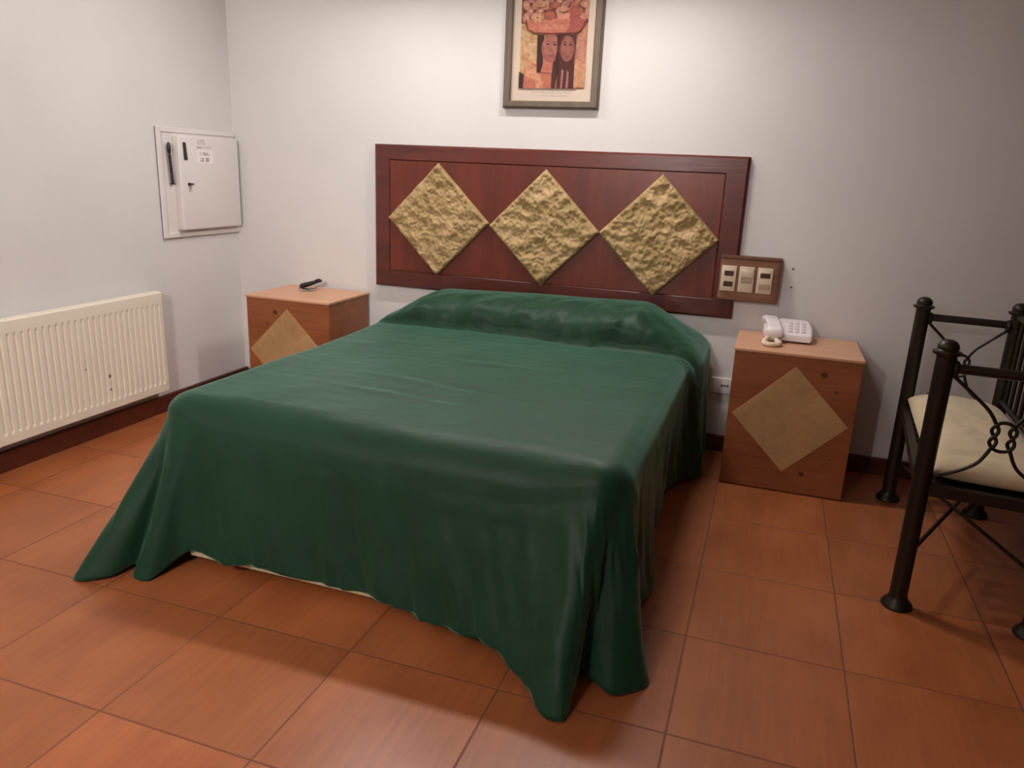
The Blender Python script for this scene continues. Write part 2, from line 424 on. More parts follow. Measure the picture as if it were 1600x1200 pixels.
# ------------------------------------------------------------------ headboard
HB = thing('headboard', 'long varnished mahogany headboard with three gold stone diamonds, on the back wall above the bed', 'headboard', (-2.27, WY, 1.53))
x0, x1, z0, z1 = -4.425, -.105, 1.53, 3.215
b = B()
ix0, ix1, iz0, iz1 = -4.215, -.335, 1.735, 3.035
def frame4(bm, X0, X1, Z0, Z1, I0, I1, K0, K1, yb, yf, bev=.012):
    box(bm, X0, X1, yf, yb, K1, Z1, bev); box(bm, X0, X1, yf, yb, Z0, K0, bev)
    box(bm, X0, I0, yf, yb, K0, K1, bev); box(bm, I1, X1, yf, yb, K0, K1, bev)
def ring_frame(bm, O, I, yb, yf, yi, ch):
    """one continuous moulding: outer rect O, inner rect I, chamfered outer edge ch"""
    def rect(r, g, y): return [bm.verts.new((r[0]+g, y, r[2]+g)), bm.verts.new((r[1]-g, y, r[2]+g)), bm.verts.new((r[1]-g, y, r[3]-g)), bm.verts.new((r[0]+g, y, r[3]-g))]
    L = [rect(I, 0, yb), rect(O, 0, yb), rect(O, 0, yf+ch), rect(O, ch, yf), rect(I, -.012, yf), rect(I, 0, yf+.012)]
    L.append(L[0])
    for P_, Q_ in zip(L, L[1:]):
        for k in range(4): bm.faces.new((P_[k], P_[(k+1) % 4], Q_[(k+1) % 4], Q_[k]))
ring_frame(b, (x0, x1, z0, z1), (ix0, ix1, iz0, iz1), WY-.003, WY-.075, WY-.05, .022)
obj('border', b, M['mahogany_edge'], HB)
b = B(); box(b, ix0+.001, ix1-.001, WY-.071, WY-.004, iz0+.001, iz1-.001); obj('panel', b, M['mahogany'], HB)
def diamond(cx, cz, hw, seed):
    bm = B(); N = 84; g = []
    for j in range(N+1):
        row = []
        for i in range(N+1):
            u, v = i/N*2-1, j/N*2-1
            X = cx+(u-v)*.5*hw; Z = cz+(u+v)*.5*hw
            e = 1-max(abs(u), abs(v)); m_ = sm(0, .06, e)
            q = Vector((X*5.5+seed*7, Z*5.5, seed*3))
            r_ = 1-abs(noise.noise(q))*2.2
            hgt = .030 + .022*r_ + .024*noise.noise(q*1.9+Vector((5, 1, 2))) + .016*(1-2*abs(noise.noise(q*3.6))) + .010*noise.noise(q*8)
            hgt *= (.55+.45*m_)
            row.append(bm.verts.new((X, WY-.070-max(.008, hgt+.012)*(1 if e > 0 else .7), Z)))
        g.append(row)
    for j in range(N):
        for i in range(N): bm.faces.new((g[j][i], g[j][i+1], g[j+1][i+1], g[j+1][i]))
    edge = [g[0][i] for i in range(N)]+[g[j][N] for j in range(N)]+[g[N][i] for i in range(N, 0, -1)]+[g[j][0] for j in range(N, 0, -1)]
    bk = [bm.verts.new((v.co.x, WY-.068, v.co.z)) for v in edge]; n = len(edge)
    for i in range(n): bm.faces.new((edge[i], edge[(i+1) % n], bk[(i+1) % n], bk[i]))
    bm.faces.new(bk)
    return bm
for i, (cx, cz) in enumerate(((-3.575, 2.372), (-2.268, 2.355), (-.972, 2.355))):
    o = obj('stone_diamond', diamond(cx, cz, .652, i+1), M['stone'], HB, smooth='all')
    o['label'] = 'rough hammered ochre stone diamond'

# ------------------------------------------------------------------ nightstands
def nightstand(xl, xr, label, flip=False):
    yf, yb, h = 3.87, 4.79, 1.42
    t = thing('nightstand', label, 'nightstand', ((xl+xr)/2, (yf+yb)/2, 0), 'nightstands either side of the bed')
    b = B(); box(b, xl, xl+.045, yf+.04, yb, 0, h-.03, .004); box(b, xr-.045, xr, yf+.04, yb, 0, h-.03, .004)
    box(b, xl+.045, xr-.045, yb-.03, yb, 0.02, h-.03); box(b, xl+.045, xr-.045, yf+.05, yb-.03, .03, .07)
    obj('body', b, M['pine'], t)
    b = B(); box(b, xl, xr, yf, yf+.04, 0.01, h-.03, .006); fr = obj('front_panel', b, M['pine'], t)
    for (u, v, r) in ((.72, .9, .026), (.83, .79, .011), (.66, .16, .022), (.86, .30, .008)):
        if flip: u = 1-u*.9
        b = B(); prism(b, [(xl+(xr-xl)*u+r*1.25*math.cos(a*.524), yf-.0015, h*v*.97+r*math.sin(a*.524)) for a in range(12)], (0, .003, 0))
        obj('wood_knot', b, M['knot'], fr)
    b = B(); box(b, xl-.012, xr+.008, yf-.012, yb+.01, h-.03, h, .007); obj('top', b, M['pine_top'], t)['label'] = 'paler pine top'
    cx, cz, hw = (xl+xr)/2, .757, .535
    b = B(); prism(b, [(cx-hw, yf-.012, cz), (cx, yf-.012, cz+hw), (cx+hw, yf-.012, cz), (cx, yf-.012, cz-hw)], (0, .014, 0))
    obj('diamond_inlay', b, M['inlay'], t)['label'] = 'pale flat diamond panel'
    return t
nightstand(.005, 1.165, 'pine nightstand with pale diamond front and white telephone on top, right of bed')
nightstand(-5.665, -4.535, 'pine nightstand left of the bed, with a black remote on top', True)

# ------------------------------------------------------------------ telephone
ph = thing('telephone', 'white corded desk telephone on the right nightstand', 'telephone', (.53, 4.52, 1.42))
def loftbox(bm, secs, n=8):
    """secs: list of (y, x0, x1, z0, z1, r) rounded rect sections joined along y"""
    rings = []
    for (y, a, c, d, e, r) in secs:
        ring = []
        for (cx, cz, a0) in ((c-r, e-r, 0), (a+r, e-r, 90), (a+r, d+r, 180), (c-r, d+r, 270)):
            for k in range(n+1):
                th = math.radians(a0+90*k/n); ring.append(bm.verts.new((cx+r*math.cos(th), y, cz+r*math.sin(th))))
        rings.append(ring)
    for P_, Q_ in zip(rings, rings[1:]):
        m_ = len(P_)
        for k in range(m_): bm.faces.new((P_[k], P_[(k+1) % m_], Q_[(k+1) % m_], Q_[k]))
    bm.faces.new(rings[0][::-1]); bm.faces.new(rings[-1])
H0 = 1.42
b = B(); loftbox(b, [(4.33, .36, .70, H0+.025, H0+.07, .02), (4.335, .35, .71, H0+.02, H0+.085, .03), (4.40, .345, .72, H0+.015, H0+.11, .03), (4.55, .345, .72, H0+.015, H0+.15, .04), (4.68, .35, .70, H0+.015, H0+.185, .05), (4.73, .37, .67, H0+.02, H0+.18, .05), (4.745, .39, .65, H0+.04, H0+.16, .04)])
body = obj('base', b, M['phone'], ph, smooth=True)
for x in (.42, .66):
    for y in (4.4, 4.66): b = B(); lathe(b, (x, y, H0), [(.02, 0), (.02, .02)], 12); obj('rubber_foot', b, M['black'], body)
for r in range(4):
    for c_ in range(3):
        x = .50+c_*.062; y = 4.40+r*.062; z = H0+.11+(y-4.40)*.265
        b = B(); box(b, x-.02, x+.02, y-.018, y+.018, z-.01, z+.012, .005); obj('key', b, M['phone_key'], body, smooth=True)
# handset: arched bar with two bulbous ends lying front to back on the left of the base
hp = spline([(.352, 4.25, H0+.10), (.345, 4.32, H0+.135), (.332, 4.42, H0+.165), (.315, 4.53, H0+.180), (.30, 4.63, H0+.178), (.288, 4.72, H0+.15)], 6)
b = B(); N_ = len(hp)
secs = []
for i, p in enumerate(hp):
    u = i/(N_-1); e = max(abs(2*u-1), 0); wd = .070+.012*sm(.45, .8, e); hh = .03+.012*sm(.45, .8, e)
    if e > .9: k_ = 1-.35*((e-.9)/.1)**2; wd *= k_; hh *= k_
    secs.append((p.y, p.x-wd, p.x+wd, p.z-hh, p.z+hh, hh*.9))
loftbox(b, secs, 6)
hs = obj('handset', b, M['phone'], ph, smooth=True)
b = B(); lathe(b, (.345, 4.30, H0+.10), [(.045, .0), (.055, -.02), (.052, -.05), (.03, -.055)], 20, (0, -.25, 1))
obj('mouthpiece', b, M['phone'], hs, smooth=True)
b = B(); lathe(b, (.292, 4.68, H0+.15), [(.045, .0), (.055, -.02), (.052, -.05), (.03, -.055)], 20, (0, .2, 1))
obj('earpiece', b, M['phone'], hs, smooth=True)
b = B(); loftbox(b, [(4.32, .30, .40, H0+.012, H0+.05, .02), (4.45, .25, .40, H0+.012, H0+.12, .03), (4.66, .235, .40, H0+.012, H0+.14, .03), (4.72, .25, .40, H0+.02, H0+.12, .03)])
obj('cradle', b, M['phone'], ph, smooth=True)
path = spline([(.30, 4.30, H0+.045), (.27, 4.20, H0+.035), (.265, 4.09, H0+.027), (.32, 4.045, H0+.027), (.385, 4.08, H0+.027), (.41, 4.15, H0+.027), (.385, 4.22, H0+.03), (.37, 4.30, H0+.045)], 60)
coil = []
for i, p in enumerate(path):
    a = i*.62; tdir = (path[min(i+1, len(path)-1)]-path[max(i-1, 0)]).normalized(); u = Vector((0, 0, 1)); w = tdir.cross(u)
    coil.append(p+(u*math.cos(a)+w*math.sin(a))*.0165)
b = B(); tube(b, coil, .0085, 6); obj('coiled_cord', b, M['cord'], ph, smooth='all')

# ------------------------------------------------------------------ remote on a glass dish
b = B(); lathe(b, (-5.235, 4.52, 1.4205), [(0, 0), (.085, 0), (.105, .012), (.112, .04), (.10, .04), (.09, .02), (0, .016)], 32)
tag(obj('glass_dish', b, M['glass'], loc=(-5.235, 4.52, 1.42), smooth=True), 'small clear glass dish under the remote on the left nightstand', 'dish')
rm = thing('remote_control', 'black remote control lying tilted on a glass dish on the left nightstand', 'remote control', (-5.235, 4.52, 1.46))
a0, a1 = Vector((-5.335, 4.50, 1.462)), Vector((-5.085, 4.60, 1.545))
d = (a1-a0).normalized(); side = d.cross(Vector((0, 0, 1))).normalized(); up = side.cross(d).normalized()
def obar(bm, p, q, w, h, segs=((0, .6), (.06, .95), (.2, 1), (.5, .8), (.85, .62), (.97, .6), (1, .4))):
    rings = []
    for (t, k) in segs:
        c_ = p.lerp(q, t); rings.append([bm.verts.new(c_+side*math.cos(a)*w*k+up*math.sin(a)*h*k) for a in [2*math.pi*i/16 for i in range(16)]])
    for P_, Q_ in zip(rings, rings[1:]):
        for k in range(16): bm.faces.new((P_[k], P_[(k+1) % 16], Q_[(k+1) % 16], Q_[k]))
    bm.faces.new(rings[0][::-1]); bm.faces.new(rings[-1])
b = B(); obar(b, a0, a1, .060, .033); rb = obj('case', b, M['black'], rm, smooth=True)
b = B()
tube(b, [a1+d*.02*math.cos(a)*1.4-d*.05+up*.024+side*.03*math.sin(a) for a in [2*math.pi*i/18 for i in range(18)]], .006, 6, closed=True)
obj('navigation_ring', b, M['black'], rb, smooth='all')
for r in range(4):
    for c_ in (-1, 0, 1):
        p = a0.lerp(a1, .16+.12*r)+side*c_*.02+up*.022
        b = B(); lathe(b, p, [(.006, 0), (.006, .006), (.004, .008)], 8, up); obj('button', b, M['grey_key'], rb)

# ------------------------------------------------------------------ picture
pc = thing('framed_picture', 'taupe framed print of two women under a fruit bowl, hung above the headboard', 'picture', (-2.28, WY, 3.64))
PX0, PX1, PZ0, PZ1 = -2.822, -1.738, 3.645, 5.2
b = B(); ring_frame(b, (PX0, PX1, PZ0, PZ1), (PX0+.088, PX1-.088, PZ0+.078, PZ1-.078), WY-.002, WY-.075, WY-.03, .02); obj('frame', b, M['frame'], pc)
b = B(); box(b, PX0+.07, PX1-.07, WY-.04, WY-.01, PZ0+.06, PZ1-.06); mt = obj('mount', b, M['mount'], pc)
AX0, AX1, AZ0, AZ1 = -2.645, -1.905, 3.852, 5.04
acol = {}
def am(r, g, b_):
    k = (r, g, b_)
    if k not in acol:
        m_ = acol[k] = plastic('print_ink_%d_%d_%d' % k, srgb(r, g, b_), .6, .3); kk = NT(m_)
        c_ = srgb(r*.93, g*.88, b_*.86); kk.base(kk.ramp(kk.noise(kk.coord(), 45, 4, .7), [(.35, tuple(x*.72 for x in c_)), (.62, tuple(x*1.08 for x in c_))]))
    return acol[k]
art = []; layer = [0]
def ap(pts, col):        # pts in print units u 0..1, v 0..1.3 (v up), drawn back to front
    art.append((pts, col))
def el(cx, cy, rx, ry, col, rot=0, n=22):
    ap([(cx+rx*math.cos(a)*math.cos(rot)-ry*math.sin(a)*math.sin(rot), cy+rx*math.cos(a)*math.sin(rot)+ry*math.sin(a)*math.cos(rot)) for a in [2*math.pi*i/n for i in range(n)]], col)
ap([(0, 0), (1, 0), (1, 1.6), (0, 1.6)], (206, 160, 124))
ap([(0, .1), (.28, .2), (.3, .95), (0, 1.0)], (208, 174, 128)); ap([(.78, .1), (1, .1), (1, 1.0), (.8, .9)], (196, 140, 118))
R_ = random.Random(3)
for i in range(26): el(R_.uniform(.0, .26), R_.uniform(.3, .95), R_.uniform(.03, .06), R_.uniform(.03, .07), R_.choice([(214, 182, 140), (200, 158, 112), (216, 176, 128)]), R_.uniform(0, 3), 10)
for i in range(14): el(R_.uniform(.84, .98), R_.uniform(.35, .9), R_.uniform(.02, .05), R_.uniform(.05, .1), R_.choice([(198, 146, 122), (186, 126, 104)]), R_.uniform(0, .5), 10)
# background of packed fruit above
ap([(0, 1.0), (1, 1.0), (1, 1.6), (0, 1.6)], (128, 68, 54))
for j in range(6):
    for i in range(7):
        el(.07+i*.145+(j % 2)*.06, 1.08+j*.095, .075, .052, R_.choice([(206, 150, 126), (194, 128, 108), (214, 168, 136), (178, 108, 90), (186, 130, 126)]), R_.uniform(0, 3), 12)
        el(.07+i*.145+(j % 2)*.06+.01, 1.08+j*.095+.01, .03, .02, R_.choice([(190, 130, 106), (220, 178, 150)]), 0, 8)
# shoulders and arms
ap([(.0, 0), (.16, 0), (.14, .18), (0, .26)], (66, 42, 34))
ap([(.07, 0), (.88, 0), (.85, .2), (.7, .34), (.3, .36), (.12, .42), (.08, .3)], (196, 120, 98))
ap([(.08, .2), (.10, .44), (.18, .40), (.34, .22), (.38, .0), (.28, .0), (.24, .14)], (214, 156, 124))
ap([(.84, .02), (1, .02), (1, .36), (.9, .42), (.84, .36)], (208, 156, 120))
# hair behind
ap([(.27, .24), (.33, .24), (.38, .5), (.36, .82), (.26, .82)], (70, 34, 28))
ap([(.5, 0), (.84, 0), (.83, .45), (.85, .82), (.55, .84), (.5, .4)], (84, 42, 36))
# neck & faces
ap([(.36, .2), (.5, .2), (.52, .5), (.36, .5)], (192, 120, 100))
el(.47, .62, .14, .22, (160, 100, 90)); el(.47, .66, .115, .15, (172, 112, 100))
el(.72, .61, .105, .20, (150, 92, 82)); el(.72, .65, .085, .14, (162, 102, 90))
ap([(.56, .82), (.61, .82), (.60, .55), (.62, .3), (.56, .1), (.54, .4), (.57, .6)], (66, 30, 26))
ap([(.64, 0), (.67, .0), (.68, .28), (.65, .3)], (176, 122, 116)); ap([(.72, 0), (.76, 0), (.76, .25), (.73, .28)], (170, 114, 108)); ap([(.56, 0), (.59, 0), (.58, .2)], (160, 104, 98))
for (cx, cy) in ((.42, .68), (.53, .67), (.68, .67), (.77, .665)):
    el(cx, cy, .03, .014, (120, 70, 64)); el(cx, cy, .013, .012, (64, 30, 28))
    ap([(cx-.04, cy+.035), (cx, cy+.05), (cx+.035, cy+.04), (cx+.035, cy+.034), (cx, cy+.042), (cx-.04, cy+.028)], (110, 60, 54))
for (cx, cy) in ((.475, .5), (.725, .49)): el(cx, cy, .03, .012, (146, 74, 70)); el(cx+.01, cy+.075, .014, .02, (170, 104, 96))
ap([(.33, .25), (.5, .24), (.5, .232), (.33, .238)], (150, 86, 74))
# bowl on the heads
ap([(.06, 1.04), (.1, .9), (.2, .84), (.5, .83), (.86, .84), (.93, .9), (1.0, 1.05), (.5, 1.04)], (132, 66, 54))
ap([(.085, 1.05), (.12, .91), (.22, .86), (.5, .85), (.84, .86), (.9, .9), (.97, 1.05), (.5, 1.06)], (200, 126, 104))
ap([(.74, 1.06), (.72, .9), (.68, .86), (.84, .86), (.9, .9), (.97, 1.05)], (178, 96, 88)); ap([(.3, .98), (.68, .97), (.7, .91), (.3, .9)], (208, 140, 116))
el(.44, 1.12, .09, .08, (110, 56, 44)); el(.44, 1.11, .08, .07, (178, 102, 80))
ap([(.56, 1.05), (.73, 1.05), (.73, 1.14), (.56, 1.14)], (222, 156, 130)); el(.8, 1.14, .07, .11, (176, 94, 84)); el(.63, 1.2, .075, .045, (218, 156, 128))
for k in range(6): el(.25+.06*math.cos(k*1.047), 1.08+.035*math.sin(k*1.047), .045, .028, (218, 170, 132), k*1.047, 10)
el(.25, 1.08, .02, .014, (150, 92, 66)); el(.3, 1.28, .085, .05, (204, 152, 122))
mats = []; idx = {}; b = B()
for i, (pts, col) in enumerate(art):
    if col not in idx: idx[col] = len(mats); mats.append(am(*col))
    y = WY-.0402-i*.00012
    vs = [b.verts.new((AX0+(AX1-AX0)*min(1, max(0, u)), y, AZ0+.655*min(1.6, max(0, v)))) for u, v in pts]
    f = b.faces.new(vs); f.material_index = idx[col]
o = obj('print', b, None, mt, mats=mats); o['label'] = 'warm toned printed picture'
def marks(bm, x0, x1, zc, h, y, n, seed):
    """a line of tiny upright strokes and bars, as small blurred print reads"""
    r = random.Random(seed); w = (x1-x0)/n
    for i in range(n):
        if r.random() < .14: continue
        a = x0+i*w; c_ = a+w*.72; k = r.randrange(4)
        def q(X0, X1, Z0, Z1): box(bm, X0, X1, y-.0012, y, Z0, Z1)
        s_ = w*.2
        q(a, a+s_, zc-h/2, zc+h/2)
        if k in (0, 2): q(a, c_, zc+h/2-h*.18, zc+h/2)
        if k in (1, 2): q(a, c_, zc-h/2, zc-h/2+h*.18)
        if k in (0, 3): q(c_-s_, c_, zc-h/2, zc+h/2)
        if k == 3: q(a, c_, zc-h*.09, zc+h*.09)
b = B(); marks(b, -2.50, -2.02, 3.815, .022, WY-.0402, 19, 4); marks(b, -2.45, -2.07, 3.78, .011, WY-.0402, 30, 5)
obj('caption', b, M['ink_faint'], mt)
# ------------------------------------------------------------------ wooden switch panel
sw = thing('switch_panel', 'wooden wall panel with three cream switch and socket modules beside the headboard', 'switch panel', (.03, WY, 1.73))
SX0, SX1, SZ0, SZ1 = -.275, .335, 1.74, 2.215; SY = WY-.135
b = B(); box(b, SX0, SX1-.03, SY+.03, WY-.08, SZ0+.02, SZ1-.02, .005); box(b, -.095, SX1-.03, WY-.08, WY-.001, SZ0+.02, SZ1-.02, .004); pb = obj('back_plate', b, M['switch_wood'], sw)
b = B()
box(b, SX0, SX1, SY, WY-.08, SZ1-.035, SZ1, .008); box(b, SX1-.042, SX1, SY, WY-.002, SZ0+.03, SZ1-.035, .008); box(b, SX0, SX1, SY, WY-.08, SZ0, SZ0+.03, .008); box(b, -.095, SX1, WY-.08, WY-.002, SZ1-.03, SZ1-.003); box(b, -.095, SX1, WY-.08, WY-.002, SZ0+.003, SZ0+.028)
obj('border', b, M['switch_wood_dark'], sw)
def module(x, zc, kind, label):
    b = B(); box(b, x, x+.155, SY-.002, SY+.035, zc-.135, zc+.135, .008); m_ = obj('module', b, M['cream'], sw, smooth=True); m_['label'] = label
    xc = x+.08
    if kind == 'sockets':
        for z in (.056, -.056):
            b = B(); box(b, xc-.048, xc+.048, SY-.006, SY, zc+z-.026, zc+z+.026, .004); s_ = obj('socket', b, M['brown_slot'], m_)
    elif kind == 'switch':
        b = B(); box(b, xc-.065, xc+.068, SY-.012, SY, zc+.02, zc+.12, .01); obj('rocker', b, M['cream'], m_, smooth=True)
        b = B(); box(b, xc-.055, xc+.055, SY-.008, SY, zc-.032, zc+.018, .005); obj('indicator', b, M['grey_key'], m_)
    else:
        b = B(); box(b, xc-.05, xc+.05, SY-.006, SY, zc+.032, zc+.082, .004); obj('socket', b, M['brown_slot'], m_)
        b = B(); box(b, xc-.055, xc+.055, SY-.014, SY, zc-.085, zc-.03, .005); obj('rocker', b, M['grey_key'], m_)
module(-.258, 1.972, 'sockets', 'cream module with two dark sockets')
module(-.075, 1.972, 'switch', 'cream module with a switch')
module(.110, 1.972, 'mixed', 'cream module with a dark socket above a grey rocker')
for i, (x, z) in enumerate(((.458, 2.108), (.462, 1.915))):
    b = B(); lathe(b, (x, WY, z), [(.011, 0), (.011, .0015), (.007, .002)], 12, (0, -1, 0))
    tag(obj('wall_plug', b, M['hole'], loc=(x, WY, z)), ['tiny dark wall plug right of the switch panel, the upper one', 'tiny dark wall plug right of the switch panel, the lower one'][i], 'wall plug', 'wall plugs beside the switch panel')

# low socket between bed and right nightstand
ou = thing('wall_socket', 'white wall socket low on the back wall between bed and right nightstand', 'socket', (-.13, WY, .76))
b = B(); box(b, -.265, .03, WY-.035, WY, .672, .855, .012, 3); op = obj('plate', b, M['box_white'], ou, smooth=True)
b = B()
for x in (-.115, -.085, -.055): lathe(b, (x, WY-.0352, .772), [(.011, 0), (.011, .003)], 12, (0, -1, 0))
obj('socket_holes', b, M['black'], op)
b = B(); box(b, -.62, -.27, WY-.022, WY, .825, .855, .005); tag(obj('cable_duct', b, M['box_white'], loc=(-.45, WY, .84)), 'thin white cable duct running behind the bed into the low wall socket', 'cable duct')

# ------------------------------------------------------------------ fuse box on the left wall
fb = thing('fuse_box', 'white metal fuse box with trim, door and sticker on the left wall', 'fuse box', (WX, 4.2, 2.04))
FX = WX
b = B(); Y0, Y1, Z0, Z1 = 3.505, 4.845, 2.045, 3.295
for (w, d) in ((.095, .022), (.06, .038)):
    y_, z_, zt = Y0+.0, Z0, Z1
    box(b, FX, FX+d, y_, y_+w, z_, zt, .008); box(b, FX, FX+d, y_+w, Y1, zt-w, zt, .008); box(b, FX, FX+d, y_+w, Y1, z_, z_+w, .008)
obj('trim', b, M['box_white'], fb)
b = B(); box(b, FX, FX+.02, Y0+.09, Y1, Z0+.09, Z1-.09); pt = obj('back_plate', b, M['box_white'], fb)
b = B(); box(b, FX+.012, FX+.115, 3.742, 4.79, 2.13, 3.205, .018, 3); dr = obj('door', b, M['box_white'], fb, smooth=True)
DX = FX+.115
b = B(); prism(b, [(DX, 3.808, 3.135), (DX, 3.845, 3.13), (DX, 3.862, 2.935), (DX, 3.812, 2.94)], (.012, 0, 0)); obj('handle', b, M['black'], dr)
b = B(); lathe(b, (DX, 3.868, 2.66), [(.02, 0), (.02, .012), (.012, .014)], 16, (1, 0, 0)); box(b, DX+.012, DX+.03, 3.86, 3.915, 2.655, 2.672); 
lk = obj('lock', b, M['black'], dr)
b = B(); box(b, DX+.014, DX+.02, 3.86, 3.876, 2.58, 2.65, .003); obj('key', b, M['steel'], lk)
b = B(); box(b, DX, DX+.002, 4.03, 4.315, 2.90, 3.055); st = obj('sticker', b, M['sticker'], dr)
def marksY(bm, y0, y1, zc, h, x, n, seed):
    r = random.Random(seed); w = (y1-y0)/n
    for i in range(n):
        if r.random() < .12: continue
        a = y0+i*w; c_ = a+w*.75; s_ = w*.25; k = r.randrange(3)
        box(bm, x, x+.0015, a, a+s_, zc-h/2, zc+h/2)
        if k != 1: box(bm, x, x+.0015, a, c_, zc+h*.3, zc+h/2)
        if k != 0: box(bm, x, x+.0015, a, c_, zc-h/2, zc-h*.3)
        if k == 2: box(bm, x, x+.0015, c_-s_, c_, zc-h/2, zc+h/2)
b = B(); marksY(b, 4.085, 4.265, 3.012, .032, DX+.002, 8, 2); marksY(b, 4.09, 4.27, 2.945, .042, DX+.002, 6, 8); obj('sticker_text', b, M['ink'], st)
b = B(); marksY(b, 4.04, 4.30, 3.085, .02, DX, 12, 5); marksY(b, 4.06, 4.20, 3.145, .05, DX, 4, 9); obj('printed_text', b, M['ink_faint'], dr)
# pen with a coiled cord hanging on the strip left of the door
pn = thing('hanging_pen', 'black pen with a coiled cord hanging beside the fuse box door', 'pen', (FX+.03, 3.67, 2.95))
b = B(); lathe(b, (FX+.052, 3.655, 3.125), [(.008, 0), (.016, -.01), (.022, -.05), (.02, -.11), (.012, -.13)], 14); obj('pen_cap', b, M['black'], pn, smooth=True)
hx = [(FX+.05+.013*math.cos(i*.7), 3.66+.02*i/150+.018*math.sin(i*.7), 2.995-.32*i/150) for i in range(151)]
b = B(); tube(b, hx, .006, 6); obj('coiled_cord', b, M['black'], pn, smooth='all')
b = B(); box(b, FX+.035, FX+.06, 3.655, 3.70, 2.655, 2.675, .004); obj('clip', b, M['black'], pn)

# ------------------------------------------------------------------ radiator
ra = thing('radiator', 'cream ribbed panel radiator mounted low on the left wall', 'radiator', (WX+.1, 2.0, .3))
RY0, RY1, RZ0, RZ1 = .40, 3.235, .30, 1.475; RXF = WX+.18
bm = B(); pitch = .074
prof = []                                   # (y, depth) along the face
y = RY0; prof.append((RY0, .03)); prof.append((RY0+.012, .004)); y = RY0+.045
while y+pitch < RY1-.03:
    prof += [(y, 0), (y+pitch*.38, 0), (y+pitch*.5, .013), (y+pitch*.74, .013), (y+pitch*.86, 0)]; y += pitch
prof += [(RY1-.012, .004), (RY1, .03)]
zs = [(RZ0, .03, 0), (RZ0+.012, .004, 0), (RZ0+.095, 0, 0), (RZ0+.125, 0, 1), (RZ1-.155, 0, 1), (RZ1-.12, 0, 0), (RZ1-.012, .004, 0), (RZ1, .03, 0)]
g = []
for (z, dz, on) in zs:
    g.append([bm.verts.new((RXF-max(dz, (dd if (on or dd in (.03, .004)) else 0)), yy, z)) for yy, dd in prof])
for A, D in zip(g, g[1:]):
    for i in range(len(A)-1): bm.faces.new((A[i], A[i+1], D[i+1], D[i]))
obj('front_panel', bm, M['radiator'], ra)
b = B(); box(b, WX+.07, RXF-.028, RY0, RY1, RZ1-.06, RZ1+.004, .006); obj('top_grille', b, M['radiator'], ra)
b = B(); box(b, WX+.07, RXF-.03, RY1-.012, RY1+.002, RZ0, RZ1-.05, .004); obj('side_cover', b, M['radiator'], ra)
b = B(); box(b, WX+.07, RXF-.03, RY0-.002, RY0+.012, RZ0, RZ1-.05, .004); obj('side_cover', b, M['radiator'], ra)
b = B(); box(b, WX+.08, WX+.11, RY0+.01, RY1-.02, RZ0+.005, RZ1-.06, .006); obj('rear_panel', b, M['radiator'], ra)
for y in (RY0+.4, RY1-.4):
    b = B(); box(b, WX, WX+.09, y-.04, y+.04, RZ0+.1, RZ1-.15, .004); obj('bracket', b, M['radiator'], ra)
for (y, z, s_) in ((2.39, .68, .014), (2.39, .53, .010), (2.1, .82, .007)):
    b = B(); prism(b, [(RXF+.0005, y+s_*math.cos(a*1.05), z+s_*1.6*math.sin(a*1.05)) for a in range(6)], (.001, 0, 0))
    o = obj('chipped_paint', b, M['hole'], ra); o['label'] = 'dark chips in the paint'

# ------------------------------------------------------------------ wrought iron bench
PA, PB, PC, PD = Vector((1.425, 2.0, 0)), Vector((1.615, 4.144, 0)), Vector((2.37, 4.08, 0)), Vector((2.27, 1.93, 0))
bn = thing('iron_bench', 'dark wrought iron bench with knotted rod arms, right of the nightstand', 'bench', (1.9, 3.05, 0))
def post(P, top):
    b = B(); r = .062
    prof = [(.105, 0), (.11, .012), (.10, .035), (.075, .06), (.064, .085), (r, .1), (r, top-.10), (r+.004, top-.085), (.088, top-.078), (.092, top-.06), (.07, top-.052), (.064, top-.045),
            (.068, top-.035), (.066, top-.015), (.05, top+.008), (.025, top+.02), (0, top+.024)]
    lathe(b, P, prof, 24); return obj('post', b, M['iron'], bn, smooth=True)
post(PA, 2.0); post(PB, 2.0)
post(PC, 2.02); post(PD, 2.02)
def bar(name, p, q, r): b = B(); tube(b, [p, q], r, 14); return obj(name, b, M['iron'], bn, smooth=True)
Z = lambda P, z: Vector((P.x, P.y, z))
bar('arm_rail', Z(PA, 1.83), Z(PD, 1.83), .034); bar('arm_rail', Z(PB, 1.84), Z(PC, 1.84), .034)
for (P, Q) in ((PA, PD), (PB, PC), (PD, PC), (PA, PB)):
    d_ = (Q-P).normalized(); n_ = Vector((-d_.y, d_.x, 0))
    b = B(); z0_, z1_ = .905, .985; w_ = .03
    pts = [P+n_*w_, Q+n_*w_, Q-n_*w_, P-n_*w_]
    prism(b, [(p.x, p.y, z0_) for p in pts], (0, 0, z1_-z0_)); obj('seat_rail', b, M['iron'], bn)
# seat slats spanning front to back
NS = 13
for i in range(1, NS):
    t = i/NS; p = PA.lerp(PB, t); q = PD.lerp(PC, t)
    b = B(); d_ = (q-p).normalized(); n_ = Vector((-d_.y, d_.x, 0))*.045
    prism(b, [(*(p+n_).xy, .935), (*(q+n_).xy, .935), (*(q-n_).xy, .935), (*(p-n_).xy, .935)], (0, 0, .02)); obj('seat_slat', b, M['iron'], bn)
b = B(); q4 = [PA.lerp(PD, .16), PD, PC, PB.lerp(PC, .16)]
prism(b, [(p.x, p.y, .915) for p in q4], (0, 0, .018)); obj('seat_board', b, M['iron'], bn)
# horizontal cross stretcher
bar('cross_rod', Z(PA, .40), Z(PC, .40), .016); bar('cross_rod', Z(PB, .42), Z(PD, .42), .016)
